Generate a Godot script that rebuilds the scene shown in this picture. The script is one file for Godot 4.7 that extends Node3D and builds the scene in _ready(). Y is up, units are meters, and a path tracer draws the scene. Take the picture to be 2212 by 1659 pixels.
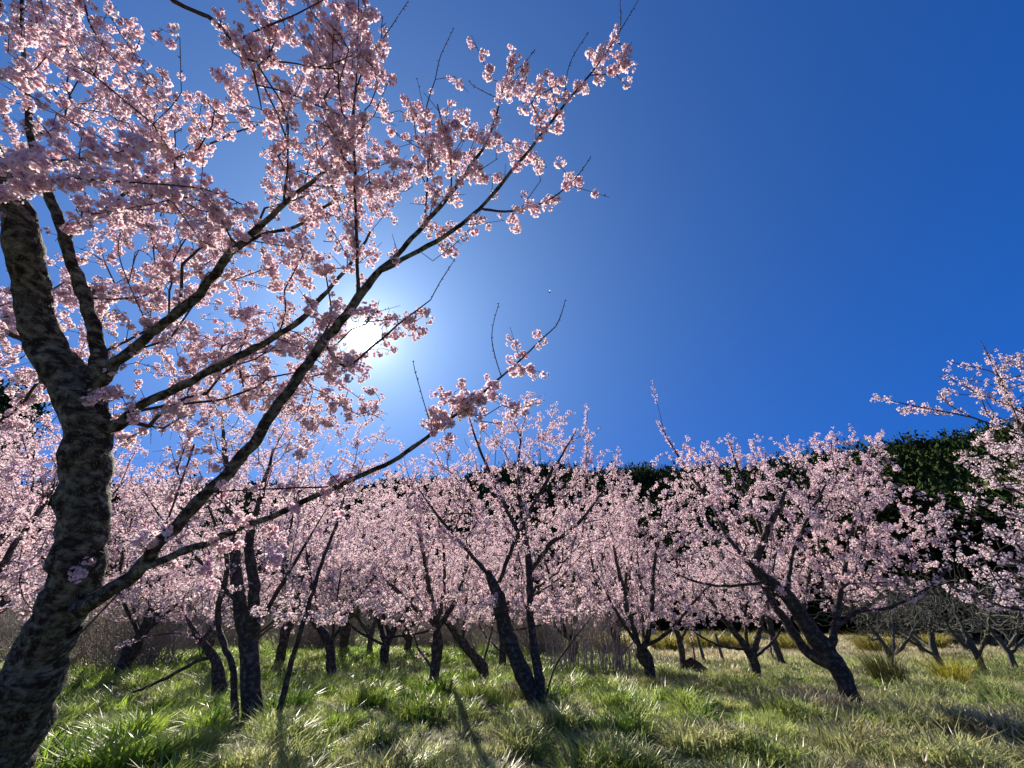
extends Node3D

# A cherry orchard in blossom, seen against a low sun. Reference picture points are written on a 2212 x 1659 grid
# and turned into points in metres: view_point() takes the distance along the lens axis, plane_point() the distance over the ground.
const FOCAL := 859.0
const PITCH := 0.5358
const EYE := 1.05
const SUN_EXPOSURE := 2.3

var rng := RandomNumberGenerator.new()
var noise := FastNoiseLite.new()
var rough_noise := FastNoiseLite.new()
var used := {}
var mats := {}
var petals_near: Array[Mesh] = []
var petals_mid: Array[Mesh] = []

# ------------------------------------------------------------------ places

func ray(x: float, y: float) -> Vector3:
	var a := (x - 1106.0) / FOCAL
	var b := (829.5 - y) / FOCAL
	return Vector3(a, sin(PITCH) + b * cos(PITCH), -(cos(PITCH) - b * sin(PITCH)))

func view_point(x: float, y: float, depth: float) -> Vector3:
	return Vector3(0, EYE, 0) + ray(x, y) * depth

func plane_point(x: float, y: float, dist: float) -> Vector3:
	var r := ray(x, y)
	return Vector3(0, EYE, 0) + r * (dist / -r.z)

func ground_point(x: float, y: float) -> Vector3:
	var r := ray(x, y)
	return Vector3(0, EYE, 0) + r * (-EYE / r.y)

func lens_depth(p: Vector3) -> float:
	return (p - Vector3(0, EYE, 0)).dot(Vector3(0, sin(PITCH), -cos(PITCH)))

# a wide lens stretches what lies off its axis, so widths are taken back by that much
func slant(p: Vector3) -> float:
	var d := lens_depth(p)
	return d * d / maxf(p.distance_to(Vector3(0, EYE, 0)), 0.01)

func ground_height(x: float, z: float) -> float:
	var h := noise.get_noise_2d(x * 9.0, z * 9.0) * 0.07 + noise.get_noise_2d(x * 2.0 + 70.0, z * 2.0) * 0.16
	return h * smoothstep(1.0, 5.0, Vector2(x, z).length())

# ------------------------------------------------------------------ objects

func numbered(called: String) -> String:
	if not used.has(called):
		used[called] = 0
		return called
	used[called] += 1
	return "%s_%03d" % [called, used[called]]

func tag(o: Node, label := "", category := "", group := "", kind := ""):
	if label: o.set_meta("label", label)
	if category: o.set_meta("category", category)
	if group: o.set_meta("group", group)
	if kind: o.set_meta("kind", kind)
	return o

func thing(called: String, at: Vector3, label: String, category: String, group := "") -> Node3D:
	var o := Node3D.new()
	o.name = numbered(called)
	add_child(o)
	o.position = at
	tag(o, label, category, group)
	return o

func put(called: String, mesh: Mesh, material: Material, parent: Node = null) -> MeshInstance3D:
	var o := MeshInstance3D.new()
	o.mesh = mesh
	o.material_override = material
	if parent:
		o.name = called
		parent.add_child(o, true)
	else:
		o.name = numbered(called)
		add_child(o)
	return o

func scatter(called: String, mesh: Mesh, material: Material, where: Array, tints: Array, parent: Node = null) -> MultiMeshInstance3D:
	var m := MultiMesh.new()
	m.transform_format = MultiMesh.TRANSFORM_3D
	m.use_colors = true
	m.mesh = mesh
	m.instance_count = where.size()
	for i in where.size():
		m.set_instance_transform(i, where[i])
		m.set_instance_color(i, tints[i])
	var o := MultiMeshInstance3D.new()
	o.multimesh = m
	o.material_override = material
	if parent:
		o.name = called
		parent.add_child(o, true)
	else:
		o.name = numbered(called)
		add_child(o)
	tag(o, "", "", "", "stuff")
	return o

# ------------------------------------------------------------------ meshes

class Builder:
	var v := PackedVector3Array()
	var n := PackedVector3Array()
	var c := PackedColorArray()
	var idx := PackedInt32Array()

	func mesh(colours := false) -> ArrayMesh:
		var a := []
		a.resize(Mesh.ARRAY_MAX)
		a[Mesh.ARRAY_VERTEX] = v
		a[Mesh.ARRAY_NORMAL] = n
		if colours:
			a[Mesh.ARRAY_COLOR] = c
		a[Mesh.ARRAY_INDEX] = idx
		var m := ArrayMesh.new()
		if v.size() > 0:
			m.add_surface_from_arrays(Mesh.PRIMITIVE_TRIANGLES, a)
		return m

	func face(p: Vector3, q: Vector3, r: Vector3, cp := Color.WHITE, cq := Color.WHITE, cr := Color.WHITE):
		var k := v.size()
		var nn := (r - p).cross(q - p).normalized()
		for x in [p, q, r]:
			v.append(x)
			n.append(nn)
		c.append(cp); c.append(cq); c.append(cr)
		idx.append(k); idx.append(k + 1); idx.append(k + 2)

	# a tapered tube along points; knobbly gives it an uneven skin
	func tube(pts: PackedVector3Array, rad: PackedFloat32Array, sides: int, knobbly := 0.0, bumps: FastNoiseLite = null):
		var count := pts.size()
		if count < 2:
			return
		var t0 := (pts[1] - pts[0]).normalized()
		var u := t0.cross(Vector3(0.31, 0.2, 0.93)).normalized()
		var start := v.size()
		for i in count:
			var t := (pts[mini(i + 1, count - 1)] - pts[maxi(i - 1, 0)]).normalized()
			u = (u - t * u.dot(t)).normalized()
			var w := t.cross(u)
			for k in sides:
				var a := TAU * k / sides
				var d := u * cos(a) + w * sin(a)
				var r := rad[i]
				if knobbly > 0.0:
					var q := pts[i] + d * r
					r *= 1.0 + knobbly * (bumps.get_noise_3dv(q * 30.0) * 1.1 + bumps.get_noise_3dv(q * 95.0) * 0.55)
				v.append(pts[i] + d * r)
				n.append(d)
				c.append(Color.WHITE)
		for i in count - 1:
			for k in sides:
				var a := start + i * sides + k
				var b := start + (i + 1) * sides + k
				var e := start + (i + 1) * sides + (k + 1) % sides
				var f := start + i * sides + (k + 1) % sides
				idx.append_array([a, b, e, a, e, f])
		var tip := v.size()
		v.append(pts[count - 1] + (pts[count - 1] - pts[count - 2]).normalized() * rad[count - 1] * 0.5)
		n.append((pts[count - 1] - pts[count - 2]).normalized())
		c.append(Color.WHITE)
		for k in sides:
			idx.append_array([start + (count - 1) * sides + k, tip, start + (count - 1) * sides + (k + 1) % sides])

func random_dir() -> Vector3:
	var z := rng.randf_range(-1, 1)
	var a := rng.randf_range(0, TAU)
	var s := sqrt(1.0 - z * z)
	return Vector3(s * cos(a), z, s * sin(a))

# a ball of double cherry flowers, each with cupped petals
func blossom_mesh(flowers: int, rings: Array, radius: float, fine: bool) -> ArrayMesh:
	var b := Builder.new()
	for i in flowers:
		var z := 1.0 - 2.0 * (i + 0.5) / flowers
		var a := i * 2.39996 + rng.randf_range(-0.5, 0.5)
		var s := sqrt(1.0 - z * z)
		var d := Vector3(s * cos(a), z, s * sin(a))
		var centre := d * radius * rng.randf_range(0.34, 0.62)
		var axis := (d + random_dir() * 0.45).normalized()
		var u := axis.cross(Vector3(0.3, 0.5, 0.8)).normalized()
		var w := axis.cross(u)
		var fr := radius * rng.randf_range(0.5, 0.68)
		var tone := rng.randf_range(0.0, 1.0)
		var deep := Color(0.58, 0.18, 0.27).lerp(Color(0.72, 0.33, 0.42), tone)
		var pale := Color(0.90, 0.71, 0.76).lerp(Color(0.95, 0.86, 0.88), tone)
		for ring in rings:
			var many: int = ring[0]
			var off := rng.randf_range(0, TAU)
			for k in many:
				var pa := off + TAU * k / many + rng.randf_range(-0.15, 0.15)
				var lift: float = ring[1] + rng.randf_range(-0.25, 0.25)
				var out := u * cos(pa) + w * sin(pa)
				var side := w * cos(pa) - u * sin(pa)
				var along := (out * cos(lift) + axis * sin(lift)).normalized()
				var up := (axis * cos(lift) - out * sin(lift)).normalized()
				var l: float = fr * ring[2] * rng.randf_range(0.85, 1.1)
				var wd := l * 0.42
				var p0 := centre
				var sl := centre + along * l * 0.55 - side * wd + up * l * 0.16
				var sr := centre + along * l * 0.55 + side * wd + up * l * 0.16
				if fine:
					var tl := centre + along * l - side * wd * 0.55 + up * l * 0.2
					var tr := centre + along * l * 0.98 + side * wd * 0.5 + up * l * 0.26
					var mid := centre + along * l * 0.6
					b.face(p0, sl, mid, deep, pale, deep.lerp(pale, 0.6))
					b.face(p0, mid, sr, deep, deep.lerp(pale, 0.6), pale)
					b.face(sl, tl, mid, pale, pale, deep.lerp(pale, 0.6))
					b.face(mid, tl, tr, deep.lerp(pale, 0.6), pale, pale)
					b.face(mid, tr, sr, deep.lerp(pale, 0.6), pale, pale)
				else:
					var tp := centre + along * l * 1.02 + up * l * 0.2
					b.face(p0, sl, tp, deep.lerp(pale, 0.3), pale, pale)
					b.face(p0, tp, sr, deep.lerp(pale, 0.3), pale, pale)
	return b.mesh(true)

# ------------------------------------------------------------------ materials

func ramp(stops: Array, colours: Array) -> Gradient:
	var g := Gradient.new()
	g.offsets = PackedFloat32Array(stops)
	var l := PackedColorArray()
	for c in colours:
		l.append((c as Color).linear_to_srgb())
	g.colors = l
	return g

func noise_texture(kind: int, frequency: float, octaves: int, which: int, colours: Gradient = null, size := 512) -> NoiseTexture2D:
	var f := FastNoiseLite.new()
	f.seed = which
	f.noise_type = kind
	f.frequency = frequency
	f.fractal_octaves = octaves
	f.fractal_gain = 0.66
	var t := NoiseTexture2D.new()
	t.width = size
	t.height = size
	t.seamless = true
	t.noise = f
	if colours:
		t.color_ramp = colours
	return t

func bark(called: String, stops: Array, colours: Array, scale: Vector3, relief: float, which: int):
	var m := StandardMaterial3D.new()
	m.resource_name = called
	m.albedo_texture = noise_texture(FastNoiseLite.TYPE_SIMPLEX_SMOOTH, 0.016, 6, which, ramp(stops, colours))
	m.roughness = 0.9
	m.metallic_specular = 0.3
	m.uv1_triplanar = true
	m.uv1_scale = scale
	m.heightmap_enabled = true
	m.heightmap_texture = noise_texture(FastNoiseLite.TYPE_SIMPLEX_SMOOTH, 0.03, 6, which + 5)
	m.heightmap_scale = relief
	mats[called] = m

func leafy(called: String, colour: Color, rough: float, glow: float, tinted := true, spec := 0.5):
	var m := StandardMaterial3D.new()
	m.resource_name = called
	m.albedo_color = colour.linear_to_srgb()
	m.vertex_color_use_as_albedo = tinted
	m.roughness = rough
	m.metallic_specular = spec
	m.cull_mode = BaseMaterial3D.CULL_DISABLED
	m.backlight_enabled = true
	m.backlight = Color(glow, glow, glow)
	mats[called] = m

func make_materials():
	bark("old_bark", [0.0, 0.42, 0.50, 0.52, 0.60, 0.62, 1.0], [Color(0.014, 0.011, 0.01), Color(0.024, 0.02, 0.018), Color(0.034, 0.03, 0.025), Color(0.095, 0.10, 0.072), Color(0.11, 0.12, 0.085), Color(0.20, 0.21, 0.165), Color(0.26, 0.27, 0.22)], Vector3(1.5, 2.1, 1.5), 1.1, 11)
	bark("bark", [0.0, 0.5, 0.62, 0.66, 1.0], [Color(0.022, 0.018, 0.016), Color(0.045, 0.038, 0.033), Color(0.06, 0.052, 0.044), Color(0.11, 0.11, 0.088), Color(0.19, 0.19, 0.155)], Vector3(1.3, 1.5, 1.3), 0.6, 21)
	bark("twig_bark", [0.0, 0.5, 1.0], [Color(0.035, 0.025, 0.024), Color(0.07, 0.052, 0.05), Color(0.13, 0.11, 0.10)], Vector3(5, 5, 5), 0.1, 31)
	bark("grey_bark", [0.0, 0.5, 1.0], [Color(0.035, 0.035, 0.028), Color(0.08, 0.082, 0.068), Color(0.19, 0.195, 0.165)], Vector3(4, 4, 4), 0.2, 41)
	bark("cane_bark", [0.0, 0.5, 1.0], [Color(0.13, 0.115, 0.10), Color(0.25, 0.225, 0.20), Color(0.44, 0.41, 0.37)], Vector3(4, 4, 4), 0.1, 51)
	leafy("petal", Color(1, 1, 1), 0.55, 0.95)
	leafy("grass_blade", Color(1, 1, 1), 0.42, 1.0, true, 0.5)
	leafy("evergreen_leaf", Color(1, 1, 1), 0.85, 0.2, true, 0.15)
	leafy("moss", Color(0.13, 0.14, 0.04), 0.8, 0.8, false)
	var g := StandardMaterial3D.new()
	g.resource_name = "soil"
	g.albedo_texture = noise_texture(FastNoiseLite.TYPE_SIMPLEX, 0.02, 6, 61, ramp([0.0, 0.4, 0.6, 1.0], [Color(0.04, 0.036, 0.022), Color(0.06, 0.065, 0.03), Color(0.11, 0.10, 0.05), Color(0.22, 0.18, 0.11)]))
	g.uv1_triplanar = true
	g.uv1_world_triplanar = true
	g.uv1_scale = Vector3(0.35, 0.35, 0.35)
	g.roughness = 1.0
	mats["soil"] = g
	var h := StandardMaterial3D.new()
	h.resource_name = "hill_cover"
	h.albedo_texture = noise_texture(FastNoiseLite.TYPE_SIMPLEX, 0.02, 5, 71, ramp([0.0, 1.0], [Color(0.012, 0.02, 0.01), Color(0.035, 0.05, 0.022)]))
	h.uv1_triplanar = true
	h.uv1_scale = Vector3(0.1, 0.1, 0.1)
	h.roughness = 1.0
	mats["hill_cover"] = h

# ------------------------------------------------------------------ tree skeletons

class Skeleton:
	var pos := PackedVector3Array()
	var par := PackedInt32Array()
	var fixed := PackedFloat32Array()
	var rad := PackedFloat32Array()
	var part := PackedInt32Array()
	var reach := PackedFloat32Array()
	var dir := PackedVector3Array()
	var bare := PackedInt32Array()
	var chains: Array[PackedInt32Array] = []
	var wobble: FastNoiseLite

	func add(p: Vector3, parent: int, r: float, which: int, is_bare := 0) -> int:
		pos.append(p)
		par.append(parent)
		fixed.append(r)
		part.append(which)
		bare.append(is_bare)
		if parent < 0:
			reach.append(0.0)
			dir.append(Vector3.UP)
		else:
			reach.append(reach[parent] + p.distance_to(pos[parent]))
			dir.append((p - pos[parent]).normalized())
		return pos.size() - 1

	func nearest(p: Vector3) -> int:
		var best := 0
		var least := INF
		for i in pos.size():
			var d := pos[i].distance_squared_to(p)
			if d < least:
				least = d
				best = i
		return best

	# a stem or limb through given points and half-widths, joined to whatever part of the tree lies nearest to its start
	func chain(points: Array, radii: Array, spacing: float, is_bare := 0):
		var which := chains.size()
		var list := PackedInt32Array()
		var last := -1
		var begin := 0
		var p: Array = points.duplicate()
		var r: Array = radii.duplicate()
		if pos.size() > 0 and is_bare != 2:
			last = nearest(p[0])
			list.append(last)
			p[0] = pos[last]
			begin = 1
		for i in p.size() - 1:
			var a: Vector3 = p[maxi(i - 1, 0)]
			var b: Vector3 = p[i]
			var c: Vector3 = p[i + 1]
			var d: Vector3 = p[mini(i + 2, p.size() - 1)]
			var steps := maxi(1, int(ceil(b.distance_to(c) / spacing)))
			for k in steps + 1:
				if k == 0 and (i > 0 or begin == 1):
					continue
				var t := float(k) / steps
				var q := 0.5 * ((2.0 * b) + (c - a) * t + (2.0 * a - 5.0 * b + 4.0 * c - d) * t * t + (3.0 * b - a - 3.0 * c + d) * t * t * t)
				var rr: float = maxf(lerpf(r[i], r[i + 1], t), 0.0015)
				q += Vector3(wobble.get_noise_3dv(q * 45.0), wobble.get_noise_3dv(q * 45.0 + Vector3(50, 0, 0)), wobble.get_noise_3dv(q * 45.0 + Vector3(0, 90, 0))) * minf(0.028, rr * 0.9)
				rr *= 1.0 + 0.35 * maxf(0.0, wobble.get_noise_3dv(q * 70.0 + Vector3(7, 7, 70)))
				last = add(q, last, rr, which, is_bare)
				list.append(last)
		chains.append(list)

# twigs grow from the limbs towards points spread through the crown, near ones first, keeping on in the limb's direction
func grow(sk: Skeleton, goals: PackedVector3Array, longer: float, turning: float, lowest: float):
	var many := goals.size()
	var cost := PackedFloat32Array()
	var from := PackedInt32Array()
	cost.resize(many)
	cost.fill(INF)
	from.resize(many)
	var todo := PackedInt32Array(range(many))
	var fresh := PackedInt32Array()
	for i in sk.pos.size():
		if sk.pos[i].y > lowest and sk.bare[i] == 0:
			fresh.append(i)
	while todo.size() > 0:
		var best := -1
		var least := INF
		for j in todo.size():
			var t := todo[j]
			var g := goals[t]
			for i in fresh:
				var d := g - sk.pos[i]
				var l := d.length()
				var k := l * (1.0 + turning * (1.0 - d.dot(sk.dir[i]) / maxf(l, 0.001))) + longer * sk.reach[i]
				if k < cost[t]:
					cost[t] = k
					from[t] = i
			if cost[t] < least:
				least = cost[t]
				best = j
		var goal := todo[best]
		todo[best] = todo[todo.size() - 1]
		todo.resize(todo.size() - 1)
		var f := from[goal]
		var a := sk.pos[f]
		var z := goals[goal]
		var l := a.distance_to(z)
		fresh.clear()
		var steps := clampi(int(l / 0.11), 1, 5)
		var last := f
		for s in steps:
			var t := float(s + 1) / steps
			var q := a.lerp(z, t) + sk.dir[f] * l * 0.22 * sin(t * PI)
			if s < steps - 1:
				q += random_dir() * l * 0.03
			last = sk.add(q, last, 0.0, -1)
			fresh.append(last)

func thicken(sk: Skeleton, tip: float, power: float):
	var count := sk.pos.size()
	var sum := PackedFloat32Array()
	sum.resize(count)
	sk.rad.resize(count)
	for i in range(count - 1, -1, -1):
		var r := sk.fixed[i] if sk.fixed[i] > 0.0 else maxf(tip, pow(sum[i], 1.0 / power))
		sk.rad[i] = r
		if sk.par[i] >= 0:
			sum[sk.par[i]] += pow(r, power)
	for i in count:
		if sk.fixed[i] == 0.0 and sk.par[i] >= 0:
			sk.rad[i] = minf(sk.rad[i], sk.rad[sk.par[i]] * 0.92)

func twig_mesh(sk: Skeleton, base: Vector3, sides: int) -> Mesh:
	var count := sk.pos.size()
	var heir := PackedInt32Array()
	heir.resize(count)
	heir.fill(-1)
	for i in count:
		var p := sk.par[i]
		if p >= 0 and sk.part[i] < 0 and sk.part[p] < 0 and (heir[p] < 0 or sk.rad[i] > sk.rad[heir[p]]):
			heir[p] = i
	var b := Builder.new()
	for i in count:
		if sk.part[i] >= 0 or sk.par[i] < 0:
			continue
		var p := sk.par[i]
		if sk.part[p] < 0 and heir[p] == i:
			continue
		var pts := PackedVector3Array([sk.pos[p] - base])
		var rad := PackedFloat32Array([sk.rad[i]])
		var k := i
		while k >= 0:
			pts.append(sk.pos[k] - base)
			rad.append(sk.rad[k])
			k = heir[k]
		rad[rad.size() - 1] *= 0.6
		b.tube(pts, rad, sides)
	return b.mesh()

func chain_mesh(sk: Skeleton, list: PackedInt32Array, base: Vector3, sides: int, knobbly: float) -> Mesh:
	var pts := PackedVector3Array()
	var rad := PackedFloat32Array()
	for k in list.size():
		pts.append(sk.pos[list[k]] - base)
		rad.append(sk.rad[list[k]])
	if list.size() > 1 and sk.part[list[0]] != sk.part[list[1]]:
		rad[0] = rad[1]
	var b := Builder.new()
	b.tube(pts, rad, sides, knobbly, rough_noise)
	return b.mesh()

var spur_from := PackedVector3Array()

# the short stalks that carry the flower balls
func spur_mesh(spots: Array, thick: float) -> Mesh:
	var b := Builder.new()
	for i in spots.size():
		var z: Vector3 = spots[i].origin
		var a := spur_from[i]
		b.tube(PackedVector3Array([a, a.lerp(z, 0.55) + random_dir() * 0.004, z]), PackedFloat32Array([thick * 1.3, thick, thick * 0.7]), 3)
	return b.mesh()

# where the flower balls sit: along everything thinner than most, on short spurs
func flower_spots(sk: Skeleton, base: Vector3, wanted: int, thinnest: float, spur: float, size: float, gap := Vector2(-1, -1)) -> Array:
	var segments := PackedInt32Array()
	var lengths := PackedFloat32Array()
	var total := 0.0
	for i in sk.pos.size():
		if sk.par[i] >= 0 and sk.rad[i] < thinnest and sk.bare[i] == 0:
			var l := sk.pos[i].distance_to(sk.pos[sk.par[i]])
			# some stretches of twig stay bare
			if noise.get_noise_3dv(sk.pos[i] * 60.0 + Vector3(9, 9, 9)) < -0.22:
				l *= 0.15
			segments.append(i)
			total += l
			lengths.append(total)
	var out := []
	spur_from.clear()
	if total == 0.0:
		return out
	for k in wanted:
		var at := rng.randf() * total
		var j := lengths.bsearch(at)
		j = mini(j, segments.size() - 1)
		var i := segments[j]
		var root := sk.pos[sk.par[i]].lerp(sk.pos[i], rng.randf())
		var q := root + random_dir() * spur * rng.randf_range(0.3, 1.0)
		if gap.x > 0.0 and (q - Vector3(0, EYE, 0)).normalized().dot(ray(gap.x, gap.y).normalized()) > 0.9991:
			continue
		var turned := Basis(random_dir(), rng.randf_range(0, TAU)).scaled(Vector3.ONE * size * rng.randf_range(0.6, 1.2))
		out.append(Transform3D(turned, q - base))
		spur_from.append(root - base)
	return out

# each tree has a bloom of its own, paler or pinker
var bloom := 0.5

func petal_tint() -> Color:
	var t := clampf(bloom + rng.randf_range(-0.35, 0.35), 0.0, 1.0)
	return Color(0.97, 0.80, 0.87).lerp(Color(1.0, 1.09, 1.07), t) * rng.randf_range(0.88, 1.04)

func crown_goals(blobs: Array, dist: float, many: int) -> PackedVector3Array:
	var total := 0.0
	for b in blobs:
		total += b[2] * b[3]
	var out := PackedVector3Array()
	for b in blobs:
		var n := int(many * b[2] * b[3] / total)
		for i in n:
			var d := random_dir() * pow(rng.randf(), 0.42)
			out.append(plane_point(b[0] + d.x * b[2], b[1] + d.y * b[3], dist + b[4] + d.z * b[5]))
	return out

# points of a chain: [x, y, width in the picture, metres nearer or farther than the tree's foot]
func limb_points(list: Array, dist: float) -> Array:
	var pts := []
	var rad := []
	for e in list:
		var q := plane_point(e[0], e[1], dist + (e[3] if e.size() > 3 else 0.0))
		pts.append(q)
		rad.append(e[2] * 0.43 / FOCAL * slant(q))
	rad[rad.size() - 1] *= 0.4
	return [pts, rad]

func cherry(called: String, label: String, group: String, foot: Vector2, limbs: Array, blobs: Array, twigs: int, flowers: int, opts := {}) -> Node3D:
	var at := ground_point(foot.x, foot.y)
	var dist: float = opts.get("dist", -at.z)
	if opts.has("dist"):
		at = plane_point(foot.x, foot.y, dist)
	at.y = ground_height(at.x, at.z) - 0.03
	var sk := Skeleton.new()
	sk.wobble = rough_noise
	var first := true
	for l in limbs:
		var lp := limb_points(l, dist)
		var mode := 0
		if l[0].size() > 4:
			mode = l[0][4]
		if first:
			lp[0][0] = at
		elif mode == 2:
			lp[0][0].y = -0.05
		sk.chain(lp[0], lp[1], 0.1, mode)
		first = false
	# straight young shoots from the old wood
	for k in int(opts.get("shoots", 16)):
		var from := rng.randi_range(3, sk.pos.size() - 1)
		if sk.fixed[from] < 0.008 or sk.pos[from].y < 0.25:
			continue
		var lean := (Vector3(rng.randf_range(-0.6, 0.6), 1.0, rng.randf_range(-0.6, 0.6)) + sk.dir[from] * 0.3).normalized()
		var last := from
		var long := rng.randf_range(0.5, 1.4)
		for j in 7:
			lean = (lean + random_dir() * 0.12 + Vector3(0, 0.05, 0)).normalized()
			last = sk.add(sk.pos[last] + lean * long / 7.0, last, lerpf(0.0075, 0.0025, j / 6.0), -1, 1 if j < 4 else 0)
	# limbs wander in depth, so that the tree is as deep as it is wide
	grow(sk, crown_goals(blobs, dist, int(twigs * 1.9)), opts.get("longer", 0.25), opts.get("turning", 0.55), opts.get("lowest", 0.9))
	thicken(sk, opts.get("tip", 0.0042), 2.5)
	var o := thing(called, at, label, "cherry tree" if flowers > 0 else "tree", group)
	var bk: Material = mats[opts.get("bark", "bark")]
	var tw: Material = mats[opts.get("twig", "twig_bark")]
	for k in sk.chains.size():
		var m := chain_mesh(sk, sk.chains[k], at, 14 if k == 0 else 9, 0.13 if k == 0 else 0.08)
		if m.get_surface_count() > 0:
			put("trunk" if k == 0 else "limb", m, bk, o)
	var t := put("twigs", twig_mesh(sk, at, 4), tw, o)
	tag(t, "", "", "", "stuff")
	if flowers > 0:
		bloom = opts.get("bloom", rng.randf_range(0.4, 0.95))
		var spots := flower_spots(sk, at, int(flowers * 1.2), opts.get("thinnest", 0.018), opts.get("spur", 0.055), opts.get("size", 1.0))
		tag(put("spurs", spur_mesh(spots, 0.0016), tw, o), "", "", "", "stuff")
		var shares := [[], [], []]
		var tints := [[], [], []]
		for s in spots.size():
			shares[s % 3].append(spots[s])
			tints[s % 3].append(petal_tint())
		for k in 3:
			scatter("blossoms", petals_mid[k], mats["petal"], shares[k], tints[k], o)
	return o

func copy_tree(source: Node3D, at: Vector3, turn: float, size: float, label: String) -> Node3D:
	var c: Node3D = source.duplicate()
	c.name = numbered("cherry_tree" if source.name.begins_with("cherry") else "bare_fruit_tree")
	add_child(c)
	at.y = ground_height(at.x, at.z) - 0.03
	c.position = at
	c.rotation.y = turn
	c.scale = Vector3.ONE * size
	c.set_meta("label", label)
	return c

# ------------------------------------------------------------------ the scene

func _ready():
	rng.seed = 20240
	noise.seed = 3
	noise.noise_type = FastNoiseLite.TYPE_SIMPLEX_SMOOTH
	noise.frequency = 0.05
	noise.fractal_octaves = 2
	rough_noise.seed = 8
	rough_noise.noise_type = FastNoiseLite.TYPE_SIMPLEX_SMOOTH
	rough_noise.frequency = 0.12
	rough_noise.fractal_octaves = 3
	var cam := Camera3D.new()
	cam.name = "camera"
	add_child(cam)
	cam.position = Vector3(0, EYE, 0)
	cam.rotation.x = PITCH
	cam.fov = rad_to_deg(2.0 * atan(829.5 / FOCAL))
	cam.near = 0.02
	cam.far = 900.0
	cam.current = true
	var sun_dir := ray(785, 727).normalized()
	var env := Environment.new()
	env.background_mode = Environment.BG_SKY
	var sky := Sky.new()
	sky.sky_material = sky_material(sun_dir)
	env.sky = sky
	env.background_energy_multiplier = 1.0
	env.tonemap_mode = Environment.TONE_MAPPER_LINEAR
	env.tonemap_exposure = SUN_EXPOSURE
	env.sdfgi_enabled = true
	env.ssao_enabled = true
	env.ssil_enabled = true
	var we := WorldEnvironment.new()
	we.name = "environment"
	we.environment = env
	add_child(we)
	var sun := DirectionalLight3D.new()
	sun.name = "sun"
	add_child(sun)
	sun.look_at_from_position(Vector3.ZERO, -sun_dir, Vector3.UP)
	sun.light_energy = 1.6
	sun.light_color = Color(1.0, 0.95, 0.88)
	sun.light_angular_distance = 0.5
	sun.sky_mode = DirectionalLight3D.SKY_MODE_LIGHT_ONLY
	sun.shadow_enabled = true

	make_materials()
	for i in 5:
		petals_near.append(blossom_mesh(5, [[5, 0.25, 1.0], [4, 0.85, 0.8]], 0.029, true))
	for i in 3:
		petals_mid.append(blossom_mesh(4, [[5, 0.45, 1.05]], 0.030, false))
	build_ground()
	build_hill()
	build_orchard()
	build_near_tree()
	build_edges()
	build_grass()
	build_fallen_petals()
	build_bee()

func sky_material(sun_dir: Vector3) -> PanoramaSkyMaterial:
	var w := 1024
	var h := 512
	var im := Image.create(w, h, false, Image.FORMAT_RGBF)
	for j in h:
		var el := PI * (0.5 - (j + 0.5) / h)
		var up := sin(el)
		var t := pow(1.0 - clampf(up, 0.0, 1.0), 1.7)
		var base := Color(0.0, 0.026, 0.135).lerp(Color(0.004, 0.068, 0.32), t)
		for i in w:
			var az := TAU * (i + 0.5) / w
			var d := Vector3(sin(az) * cos(el), up, -cos(az) * cos(el))
			var ang := rad_to_deg(acos(clampf(d.dot(sun_dir), -1, 1)))
			var c := base
			var g := 0.29 * exp(-ang / 21.0)
			c += Color(g * 0.60, g * 0.95, g * 1.34)
			var a := 0.30 * exp(-ang / 5.0) + 14.0 * exp(-pow(ang / 1.0, 2.0)) + 0.5 * exp(-ang / 1.6)
			c += Color(a, a * 0.97, a * 0.92)
			if el < 0.0:
				c = Color(0.10, 0.11, 0.07)
			im.set_pixel(i, j, c)
	var m := PanoramaSkyMaterial.new()
	m.panorama = ImageTexture.create_from_image(im)
	return m

func build_ground():
	var b := Builder.new()
	var xs := PackedFloat32Array()
	for i in 161:
		var s := (i - 80) / 80.0
		xs.append(signf(s) * (absf(s) * 14.0 + pow(absf(s), 4.0) * 290.0))
	var n := xs.size()
	for j in n:
		for i in n:
			var x := xs[i]
			var z := xs[j] - 8.0
			b.v.append(Vector3(x, ground_height(x, z), z))
			var e := 0.1
			b.n.append(Vector3(ground_height(x - e, z) - ground_height(x + e, z), 2.0 * e, ground_height(x, z - e) - ground_height(x, z + e)).normalized())
	for j in n - 1:
		for i in n - 1:
			var k := j * n + i
			b.idx.append_array([k, k + 1, k + n + 1, k, k + n + 1, k + n])
	var g := put("ground", b.mesh(), mats["soil"])
	tag(g, "rough orchard ground under the grass", "ground", "", "structure")

func hill_height(az: float, dist: float) -> float:
	# the ridge line as angles above the horizon, from left to right
	var line := [[-0.95, 9.0], [-0.7, 12.5], [-0.45, 14.4], [-0.2, 16.6], [0.0, 18.6], [0.25, 18.0], [0.45, 16.8], [0.6, 16.2], [0.75, 15.6], [1.1, 15.0]]
	var el := 18.0
	for k in line.size() - 1:
		if az >= line[k][0] and az <= line[k + 1][0]:
			el = lerpf(line[k][1], line[k + 1][1], smoothstep(line[k][0], line[k + 1][0], az))
	if az > 1.1:
		el = 18.0
	var ridge := 120.0 * tan(deg_to_rad(el)) - 4.0
	var t := (dist - 46.0) / 74.0
	var h := ridge * (smoothstep(0.0, 1.0, t) * 0.5 + clampf(t, 0, 1) * 0.5)
	if dist > 120.0:
		h = ridge - (dist - 120.0) * 0.25
	return h - 0.6 + noise.get_noise_2d(az * 60.0, dist * 0.8) * 2.5 * clampf(t, 0, 1)

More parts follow.
